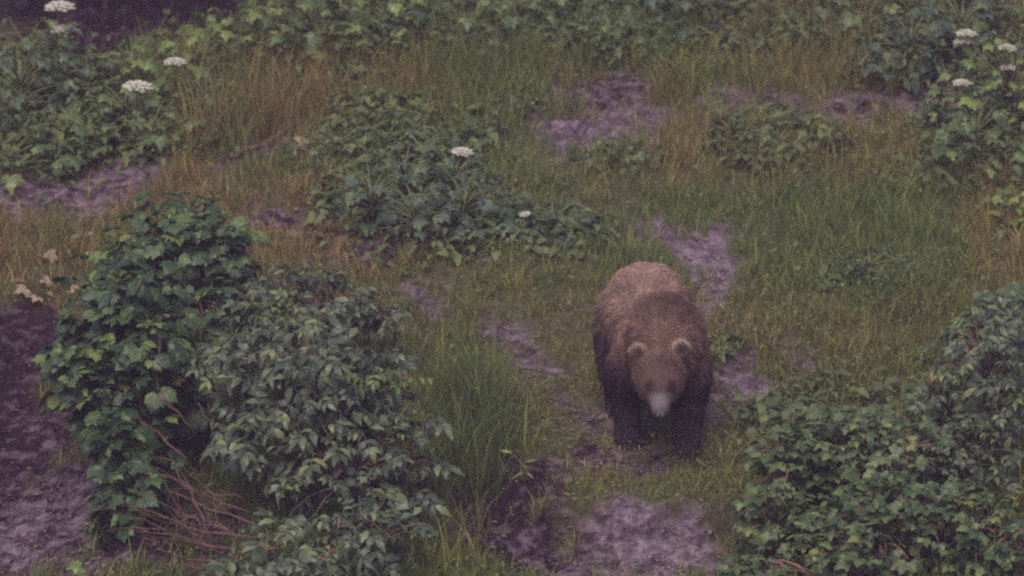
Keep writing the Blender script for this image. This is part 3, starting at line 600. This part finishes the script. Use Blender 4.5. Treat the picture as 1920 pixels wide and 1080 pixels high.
TALL = (-2.323, 6.329, 0.657, 1.041), (-0.215, 0.183, 0.222, 0.791), (2.565, 7.884, 1.466, 0.626), (-0.446, 6.899, 1.070, 0.713), (-0.445, -1.395, 0.239, 0.312), (-2.733, 5.967, 0.260, 0.680)
def tall_keep(x, y, m):
    v = 0
    for e in TALL: v = np.maximum(v, in_reg(x, y, e))
    return np.where(v > .35, v, 0) * (1 - .7 * m)
blades('tall_grass', 'tall rust tipped grass standing in patches above the turf', 16000, 8, 1.4, tall_keep, (.003, .005), .06, .8)
SIDE = (-0.251, 0.203, 0.251, 0.902)
blades('tall_grass', 'dense grey green tall grass leaning over the dark hollow beside the drooping shrub', 60000, 7, 1.15, lambda x, y, m: np.where(in_reg(x, y, SIDE) > .4, .9, 0), (.0024, .0042), .05, 1.0, (.66, .74, .95))

# low weeds among the grass
def weeds(n):
    x, y = scatter(n); m, d = soil_mask(x, y); pf = fbm(x * 1.1, y * 1.1, 123, 3)
    ok = rng.random(len(x)) < (1 - m) * sstep(.42, .62, pf) + .05 * (1 - m); x, y = x[ok], y[ok]; N = len(x)
    H, g, s, r = field(x, y); z = ground_z(x, y) + rng.uniform(.2, .9, N) * H * .8
    a = rng.uniform(0, 6.283, N); L = rng.uniform(.018, .05, N) * (.6 + 2 * H); W = L * rng.uniform(.28, .42, N); tl = rng.uniform(-.5, .5, N)
    ux, uy = np.cos(a), np.sin(a)
    P = np.stack([x, y, z], -1); D = np.stack([ux, uy, tl], -1); S = np.stack([-uy, ux, rng.uniform(-.3, .3, N)], -1)
    V = np.stack([P, P + D * (L * .5)[:, None] - S * W[:, None], P + D * (L * .5)[:, None] + S * W[:, None], P + D * L[:, None] - np.array([0, 0, 1]) * (L * .25)[:, None]], 1).reshape(-1, 3)
    F = (np.array([[0, 1, 3], [0, 3, 2]])[None] + (np.arange(N) * 4)[:, None, None]).reshape(-1, 3)
    c0 = np.array([.075, .11, .04]); c1 = np.array([.14, .155, .05]); u = rng.random(N)[:, None]
    col = (c0 * (1 - u) + c1 * u) * rng.uniform(.8, 1.2, N)[:, None]
    me = fast_mesh('ground_cover', V, F, True, np.repeat(col, 4, 0)); me.materials.append(M_WEED)
    tag(mesh_obj('ground_cover', me), 'small leafy weeds mixed into the hillside grass', 'weeds', kind='stuff')
weeds(42000)
def undergrowth():
    X, Y, Z, S = [], [], [], []
    for (x, y, sp, h) in PLANTS:
        k = int(260 * (sp / .4) ** 2); a = rng.uniform(0, 6.283, k); r = sp * 1.5 * np.sqrt(rng.random(k))
        X.append(x + r * np.cos(a)); Y.append(y + r * np.sin(a)); Z.append(rng.random(k) ** 1.3 * h * .62 * np.clip(1.25 - r / (sp * 1.6), .1, 1)); S.append(np.full(k, 1.0))
    for e, k in (((-1.425, 8.026, 1.517, 0.767), 2600), ((-3.550, 6.340, 0.876, 1.272), 2200), ((2.261, 8.146, 1.523, 0.646), 2400), ((3.659, 7.392, 0.587, 0.986), 1200), ((-0.816, 5.627, 0.645, 0.668), 1300), ((2.294, -0.029, 0.717, 1.090), 900), ((2.092, 5.398, 0.512, 0.548), 500), ((0.644, 8.006, 0.736, 0.636), 1200)):
        a = rng.uniform(0, 6.283, k); r = np.sqrt(rng.random(k)) * 1.1; x = e[0] + e[2] * r * np.cos(a); y = e[1] + e[3] * r * np.sin(a)
        X.append(x); Y.append(y); Z.append(rng.random(k) * .34 * fbm(x * 2, y * 2, 333, 2)); S.append(np.full(k, 1.0))
    x, y, hz = np.concatenate(X), np.concatenate(Y), np.concatenate(Z); m, d = soil_mask(x, y); ok = rng.random(len(x)) < 1 - .85 * m; x, y, hz = x[ok], y[ok], hz[ok]; N = len(x)
    z = ground_z(x, y) + hz + .02; a = rng.uniform(0, 6.283, N); L = rng.uniform(.05, .13, N); W = L * rng.uniform(.22, .36, N)
    D = np.stack([np.cos(a), np.sin(a), rng.uniform(-.5, .4, N)], -1); Sd = np.stack([-np.sin(a), np.cos(a), rng.uniform(-.5, .5, N)], -1); P = np.stack([x, y, z], -1); dn = np.array([0, 0, 1.0])
    row = lambda t, w, dr: [P + D * (L * t)[:, None] - Sd * (W * w)[:, None] + dn * (W * .3 * w - L * dr)[:, None], P + D * (L * t)[:, None] - dn * (L * dr)[:, None], P + D * (L * t)[:, None] + Sd * (W * w)[:, None] + dn * (W * .3 * w - L * dr)[:, None]]
    V = np.stack([P] + row(.35, 1.0, .02) + row(.7, .7, .14) + [P + D * L[:, None] - dn * (L * .34)[:, None]], 1).reshape(-1, 3)
    F = (np.array([[0, 1, 2], [0, 2, 3], [1, 4, 5], [1, 5, 2], [2, 5, 6], [2, 6, 3], [4, 7, 5], [5, 7, 6]])[None] + (np.arange(N) * 8)[:, None, None]).reshape(-1, 3)
    c0 = np.array([.040, .066, .030]); c1 = np.array([.125, .150, .05]); u = (rng.random(N) * .6 + .4 * fbm(x * 1.5, y * 1.5, 341, 2))[:, None]
    col = (c0 * (1 - u) + c1 * u) * rng.uniform(.8, 1.2, N)[:, None]
    me = fast_mesh('leafy_undergrowth', V, F, True, np.repeat(col, 8, 0)); me.materials.append(M_WEED)
    tag(mesh_obj('leafy_undergrowth', me), 'low tangled green leaves filling in between the taller herbs', 'undergrowth', kind='stuff')
undergrowth()
# dead straw and leaf bits, clods
def bits(name, label, cat, n, keep, size, cols, mat, lift=.01, flat=True):
    x, y = scatter(n); m, d = soil_mask(x, y); ok = rng.random(len(x)) < keep(x, y, m, d); x, y, d = x[ok], y[ok], d[ok]; N = len(x)
    z = ground_z(x, y); L = rng.uniform(size[0], size[1], N) * rng.uniform(.5, 1, N)
    B = np.array([[1, 0, 0], [-1, 0, 0], [0, 1, 0], [0, -1, 0], [0, 0, 1], [0, 0, -.6]], float) if not flat else np.array([[1, 0, .05], [-1, 0, 0], [0, .35, .12], [0, -.35, .1]], float)
    k = len(B); a = rng.uniform(0, 6.283, N); ca, sa = np.cos(a)[:, None], np.sin(a)[:, None]
    J = B[None] * rng.uniform(.6, 1.3, (N, k, 3)); X = J[:, :, 0] * ca - J[:, :, 1] * sa; Y = J[:, :, 0] * sa + J[:, :, 1] * ca
    V = np.stack([x[:, None] + X * L[:, None], y[:, None] + Y * L[:, None], z[:, None] + lift + J[:, :, 2] * L[:, None] * (.7 if not flat else 1)], -1).reshape(-1, 3)
    T_ = np.array([[0, 2, 4], [2, 1, 4], [1, 3, 4], [3, 0, 4], [2, 0, 5], [1, 2, 5], [3, 1, 5], [0, 3, 5]]) if not flat else np.array([[0, 2, 1], [0, 1, 3]])
    F = (T_[None] + (np.arange(N) * k)[:, None, None]).reshape(-1, 3)
    c = np.array(cols); u = rng.random(N)[:, None]; col = c[0] * (1 - u) + c[1] * u
    if not flat: col = col * (1 - .85 * d[:, None])
    me = fast_mesh(name, V, F, not flat, np.repeat(col, k, 0)); me.materials.append(mat)
    tag(mesh_obj(name, me), label, cat, kind='stuff')
bits('leaf_litter', 'dry straw and leaf scraps scattered over the trampled ground', 'litter', 26000, lambda x, y, m, d: .25 + .25 * m * (1 - d), (.012, .035), [(.10, .07, .05), (.26, .19, .13)], M_LITTER, .02)
bits('soil_clods', 'small soil clods lying on the bare mud', 'clods', 40000, lambda x, y, m, d: m * .8, (.006, .026), [(.10, .068, .08), (.22, .16, .19)], M_CLOD, 0, False)

# ------------------------------------------------------------------ the brown bear (local: faces -Y, z up, feet at 0)
def ellipsoid_loft(V, F, secs, seg=28, sub=5):
    """closed loft through (centre, axis u, axis v, ru, rv) sections, smoothly interpolated"""
    P = np.array([list(c) + [ru, rv] for c, ru, rv in secs], float); n = len(P); rows = []
    for k in range(n - 1):
        p0, p1, p2, p3 = P[max(k - 1, 0)], P[k], P[k + 1], P[min(k + 2, n - 1)]
        for j in range(sub):
            t = j / sub; rows.append(.5 * (2 * p1 + (p2 - p0) * t + (2 * p0 - 5 * p1 + 4 * p2 - p3) * t * t + (3 * p1 - p0 - 3 * p2 + p3) * t ** 3))
    rows.append(P[-1]); rows = np.array(rows); m = len(rows); i0 = len(V)
    for k in range(m):
        d = rows[min(k + 1, m - 1), :3] - rows[max(k - 1, 0), :3]; y = Vector(d).normalized()
        x = Vector((1, 0, 0)); x = (x - y * x.dot(y)).normalized(); z = x.cross(y)
        for s in range(seg):
            a = 2 * math.pi * s / seg
            V.append(tuple(Vector(rows[k, :3]) + x * math.cos(a) * max(rows[k, 3], .01) + z * math.sin(a) * max(rows[k, 4], .01)))
    for k in range(m - 1):
        for s in range(seg):
            a = i0 + k * seg + s; b = i0 + k * seg + (s + 1) % seg; F.append((a, b, b + seg, a + seg))
    F.append(tuple(i0 + s for s in range(seg))[::-1]); F.append(tuple(i0 + (m - 1) * seg + s for s in range(seg)))
def ball(V, F, c, r, seg=16, rings=10):
    c = Vector(c); r = Vector(r) if hasattr(r, '__len__') else Vector((r, r, r)); i0 = len(V)
    for i in range(rings + 1):
        th = math.pi * i / rings
        for s in range(seg):
            a = 2 * math.pi * s / seg; V.append((c.x + r.x * math.sin(th) * math.cos(a), c.y + r.y * math.sin(th) * math.sin(a), c.z + r.z * math.cos(th)))
    for i in range(rings):
        for s in range(seg):
            a = i0 + i * seg + s; b = i0 + i * seg + (s + 1) % seg; F.append((a, a + seg, b + seg, b))
def bear():
    V, F = [], []
    # torso: neck, shoulder hump, sagging back, heavy rump swung a little to one side
    ellipsoid_loft(V, F, [((-.02, -.36, .76), .10, .11), ((-.01, -.26, .79), .20, .20), ((.0, -.08, .80), .27, .28), ((.02, .12, .77), .315, .36), ((.0, .35, .73), .33, .335),
                          ((-.04, .68, .67), .355, .315), ((-.05, .98, .69), .36, .325), ((-.06, 1.25, .68), .32, .31), ((-.06, 1.45, .63), .21, .23), ((-.06, 1.55, .60), .07, .08)])
    # head: skull, brow, cheeks, muzzle pointing down and forward
    hc = Vector((-.045, -.43, .80)); hx = Vector((-0.03, -.83, -.53)).normalized()
    ellipsoid_loft(V, F, [(hc - hx * .10, .10, .09), (hc, .172, .140), (hc + hx * .10, .192, .156), (hc + hx * .19, .168, .138), (hc + hx * .25, .116, .104), (hc + hx * .29, .080, .082), (hc + hx * .35, .070, .070), (hc + hx * .39, .048, .048), (hc + hx * .40, .012, .012)], 26)
    for s in (-1, 1): ball(V, F, hc + hx * .08 + Vector((s * .10, .0, -.05)), (.085, .09, .10))     # cheeks
    upv = Vector((0, -.60, .80)).normalized()
    ball(V, F, hc + hx * .20 + upv * .075, (.10, .07, .05))                                       # forehead
    ears = []
    for s in (-1, 1):
        c = hc + Vector((s * .162, .015, .122 + s * .014)); ears.append(c); ball(V, F, c + Vector((0, .012, 0)), (.074, .032, .070)); ball(V, F, c + Vector((-s * .02, .03, -.05)), (.055, .045, .055))
    # legs: (hip/shoulder ... toes) with radii
    def limb(pts):
        ellipsoid_loft(V, F, [(Vector(p), rx, rz) for p, rx, rz in pts], 18, 4)
    # fore legs: one planted forward, one trailing
    limb([((.20, .10, .80), .14, .18), ((.235, .10, .62), .150, .20), ((.235, .12, .44), .125, .155), ((.215, .06, .28), .105, .12), ((.20, .0, .15), .092, .10), ((.19, -.03, .07), .098, .10), ((.19, -.04, .015), .09, .09)])
    ball(V, F, (.19, -.10, .048), (.098, .12, .050))
    limb([((-.20, .12, .80), .14, .18), ((-.245, .16, .62), .150, .20), ((-.26, .24, .44), .120, .150), ((-.255, .26, .28), .102, .12), ((-.245, .24, .15), .092, .10), ((-.24, .22, .07), .098, .10), ((-.24, .21, .015), .09, .09)])
    ball(V, F, (-.24, .15, .048), (.098, .12, .050))
    # hind legs
    for sx, dy in ((-1, -.18), (1, .12)):
        x0 = -.07 + sx * .20
        limb([((x0 - sx * .02, 1.20, .72), .17, .22), ((x0 + sx * .03, 1.12 + dy * .4, .54), .165, .24), ((x0 + sx * .05, 1.02 + dy * .8, .38), .13, .17), ((x0 + sx * .04, 1.12 + dy, .24), .095, .11), ((x0 + sx * .03, 1.19 + dy, .12), .080, .09), ((x0 + sx * .03, 1.16 + dy, .03), .085, .10)])
        ball(V, F, (x0 + sx * .03, 1.04 + dy, .046), (.092, .15, .048))
    ball(V, F, (-.06, 1.56, .62), (.05, .06, .08))                                               # tail
    tmp = bpy.data.objects.new('tmp', make_mesh('tmp', V, F)); C.objects.link(tmp)
    rm = tmp.modifiers.new('r', 'REMESH'); rm.mode = 'VOXEL'; rm.voxel_size = .016; rm.use_smooth_shade = True
    sm = tmp.modifiers.new('s', 'SMOOTH'); sm.factor = .6; sm.iterations = 7
    dg = bpy.context.evaluated_depsgraph_get(); me = bpy.data.meshes.new_from_object(tmp.evaluated_get(dg)); bpy.data.objects.remove(tmp); me.name = 'bear'
    n = len(me.vertices); co = np.zeros(n * 3, np.float32); me.vertices.foreach_get('co', co); co = co.reshape(-1, 3).astype(float)
    me.polygons.foreach_set('use_smooth', np.ones(len(me.polygons), bool))
    hcn = np.array(hc); hxn = np.array(hx)
    def coat(p):
        x, y, z = p[:, 0], p[:, 1], p[:, 2]
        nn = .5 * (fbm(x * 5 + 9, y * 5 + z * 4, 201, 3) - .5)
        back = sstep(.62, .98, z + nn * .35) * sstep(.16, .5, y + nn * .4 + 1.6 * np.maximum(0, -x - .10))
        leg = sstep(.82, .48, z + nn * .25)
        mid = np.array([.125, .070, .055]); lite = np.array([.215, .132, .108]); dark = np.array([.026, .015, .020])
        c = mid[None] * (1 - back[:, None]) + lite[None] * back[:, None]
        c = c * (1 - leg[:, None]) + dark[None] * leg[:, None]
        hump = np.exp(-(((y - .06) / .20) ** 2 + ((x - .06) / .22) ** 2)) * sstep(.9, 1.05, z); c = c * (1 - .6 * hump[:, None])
        q = p - hcn; t = q @ hxn; head = (sstep(-.02, .06, t) * sstep(.30, .20, np.linalg.norm(q - np.outer(t, hxn), axis=1)))[:, None]
        c = c * (1 - head) + np.array([.092, .052, .044]) * head
        r = np.linalg.norm(q - np.outer(t, hxn), axis=1)
        mz = (sstep(.24, .31, t) * sstep(.14, .10, r))[:, None]; c = c * (1 - mz) + np.array([.135, .108, .115]) * mz
        for e in ears:
            dx, dz = p[:, 0] - e.x, p[:, 2] - e.z; rr = np.hypot(dx, dz); near = sstep(.115, .09, np.linalg.norm(p - np.array(e), axis=1))
            rim = (near * sstep(.040, .062, rr + nn * .04) * sstep(-.02, .03, dz))[:, None]; c = c * (1 - rim) + np.array([.25, .165, .13]) * rim
            cup = (near * sstep(.05, .03, rr) * sstep(-.03, 0.01, dz) * sstep(.0, -.02, p[:, 1] - e.y))[:, None]; c = c * (1 - cup) + np.array([.05, .030, .028]) * cup
        eye = 0
        for s in (-1, 1):
            ec = hcn + hxn * .215 + np.array([s * .075, 0, 0]) + np.array(upv) * .09
            v = sstep(.06, .02, np.linalg.norm(p - ec, axis=1))[:, None]; c = c * (1 - .6 * v)
        return c * (1 + nn[:, None] * .5)
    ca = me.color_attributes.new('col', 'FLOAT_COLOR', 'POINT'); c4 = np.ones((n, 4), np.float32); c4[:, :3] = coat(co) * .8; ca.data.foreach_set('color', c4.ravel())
    me.materials.clear(); me.materials.append(col_mat('bear_skin', .9, 0, .1))
    bx, by = bear_xy
    o = mesh_obj('bear', me); o.location = (bx - .005, by - .02, zat(bx, by) - .02); o.rotation_euler = (0, 0, math.radians(1)); o.scale = (.87, .94, .965)
    tag(o, 'brown bear walking head down on muddy turf with pale back and dark legs', 'bear')
    # fur: strands over the surface, swept backwards and down
    nt = len(me.polygons); vi = np.zeros(len(me.loops), np.int32); me.loops.foreach_get('vertex_index', vi); ls = np.zeros(nt, np.int32); me.polygons.foreach_get('loop_start', ls); lt = np.zeros(nt, np.int32); me.polygons.foreach_get('loop_total', lt)
    nr = np.zeros(nt * 3, np.float32); me.polygons.foreach_get('normal', nr); nr = nr.reshape(-1, 3).astype(float); ar = np.zeros(nt, np.float32); me.polygons.foreach_get('area', ar)
    N = 110000; f = rng.choice(nt, N, p=ar / ar.sum()); a, b, c = co[vi[ls[f]]], co[vi[ls[f] + 1]], co[vi[ls[f] + 2]]
    u, v = rng.random((N, 1)), rng.random((N, 1)); p = a + u * (b - a) + v * (c - b) * u
    nm = nr[f]; q = p - hcn; t = q @ hxn; r = np.linalg.norm(q - np.outer(t, hxn), axis=1)
    face = sstep(.05, .16, t) * sstep(.26, .2, r); muz = sstep(.22, .30, t) * sstep(.15, .11, r)
    flow = np.array([0, .8, -.55]) * np.ones((N, 1)); low = sstep(.6, .4, p[:, 2])[:, None]; flow = flow * (1 - low) + np.array([0, .12, -1.0]) * low
    flow = flow * (1 - face[:, None]) + (-hxn)[None] * face[:, None] + rng.normal(0, .22, (N, 3))
    flow = flow - nm * (flow * nm).sum(1, keepdims=True); flow /= np.linalg.norm(flow, axis=1, keepdims=True) + 1e-6
    clump = fbm(p[:, 0] * 16, p[:, 1] * 16 + p[:, 2] * 13, 305, 2)
    L = (.062 - .044 * face - .008 * muz) * rng.uniform(.5, 1.25, N) * (.35 + 1.3 * clump ** 1.5) * (1 - .5 * sstep(.12, .05, p[:, 2]))
    for e in ears: L = np.where(np.linalg.norm(p - np.array(e), axis=1) < .095, .030 * rng.uniform(.5, 1.3, N), L)
    d0 = flow * .72 + nm * .62; d1 = flow * 1.0 + nm * .10 + np.array([0, 0, -.18]); wv = np.cross(flow, nm + rng.normal(0, .5, (N, 3))); wv /= np.linalg.norm(wv, axis=1, keepdims=True) + 1e-6
    W = rng.uniform(.0012, .0026, N)[:, None]; m1 = p + d0 * (L * .5)[:, None]; m2 = m1 + d1 * (L * .55)[:, None]
    VV = np.stack([p - wv * W, p + wv * W, m1 - wv * W * .8, m1 + wv * W * .8, m2], 1).reshape(-1, 3)
    FF = (np.array([[0, 1, 3], [0, 3, 2], [2, 3, 4]])[None] + (np.arange(N) * 5)[:, None, None]).reshape(-1, 3)
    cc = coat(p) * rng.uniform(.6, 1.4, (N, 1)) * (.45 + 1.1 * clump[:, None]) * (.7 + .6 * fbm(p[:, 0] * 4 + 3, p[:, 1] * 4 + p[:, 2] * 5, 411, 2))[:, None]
    fm = fast_mesh('fur', VV, FF, True, np.repeat(cc, 5, 0)); fm.materials.append(col_mat('bear_fur', .7, .1, .25)); tag(mesh_obj('fur', fm, o), kind='stuff')
    # eyes, nose, claws
    me_, mn, mc = plain_mat('eye_dark', (.008, .006, .005), (.015, .01, .008), 5, .15, 0, .6), plain_mat('nose_leather', (.03, .026, .026), (.06, .052, .052), 40, .6, .3, .25), plain_mat('claw_horn', (.14, .11, .09), (.24, .20, .17), 10, .45, .1, .4)
    for s in (-1, 1):
        V, F = [], []; ball(V, F, (0, 0, 0), .014, 10, 8); e = mesh_obj('eye', make_mesh('eye', V, F), o, me_); e.location = hc + hx * .225 + Vector((s * .072, 0, 0)) + upv * .088
    V, F = [], []; ball(V, F, (0, 0, 0), (.042, .026, .030), 14, 8)
    for s in (-1, 1): ball(V, F, (s * .018, -.018, -.006), (.016, .014, .014), 8, 6)
    e = mesh_obj('nose', make_mesh('nose', V, F), o, mn); e.location = hc + hx * .397 + upv * .012
    V, F = [], []; tube(V, F, [(0, 0, 0), (0, -.022, .004), (0, -.042, -.008), (0, -.055, -.024)], .0075, .002, 6); cm = make_mesh('claw', V, F)
    for px, py in ((.19, -.20), (-.24, .05)):
        for k in range(5):
            e = mesh_obj('claw', cm, o, mc); e.location = (px + (k - 2) * .034, py + .018 * abs(k - 2), .045); e.rotation_euler = (0, 0, (k - 2) * -.13 * -1)
bear()


# ------------------------------------------------------------------ added haze volume, lifts dark tones the way lens fog does
def haze():
    V = [(sx * 400, sy * 400, z) for z in (-4, 12.5) for sx, sy in ((-1, -1), (1, -1), (1, 1), (-1, 1))]
    F = [(0, 3, 2, 1), (4, 5, 6, 7), (0, 1, 5, 4), (1, 2, 6, 5), (2, 3, 7, 6), (3, 0, 4, 7)]
    me = make_mesh('haze', V, F, False); m = bpy.data.materials.new('haze'); m.use_nodes = True; n = m.node_tree.nodes; l = m.node_tree.links
    n.remove(n['Principled BSDF']); v = n.new('ShaderNodeVolumePrincipled'); v.inputs['Color'].default_value = (.84, .62, 1.0, 1); v.inputs['Density'].default_value = .0017; v.inputs['Anisotropy'].default_value = .0
    l.new(v.outputs[0], n['Material Output'].inputs['Volume']); tag(mesh_obj('haze', me, None, m), 'added thin lilac haze over the hillside', kind='stuff')
haze()
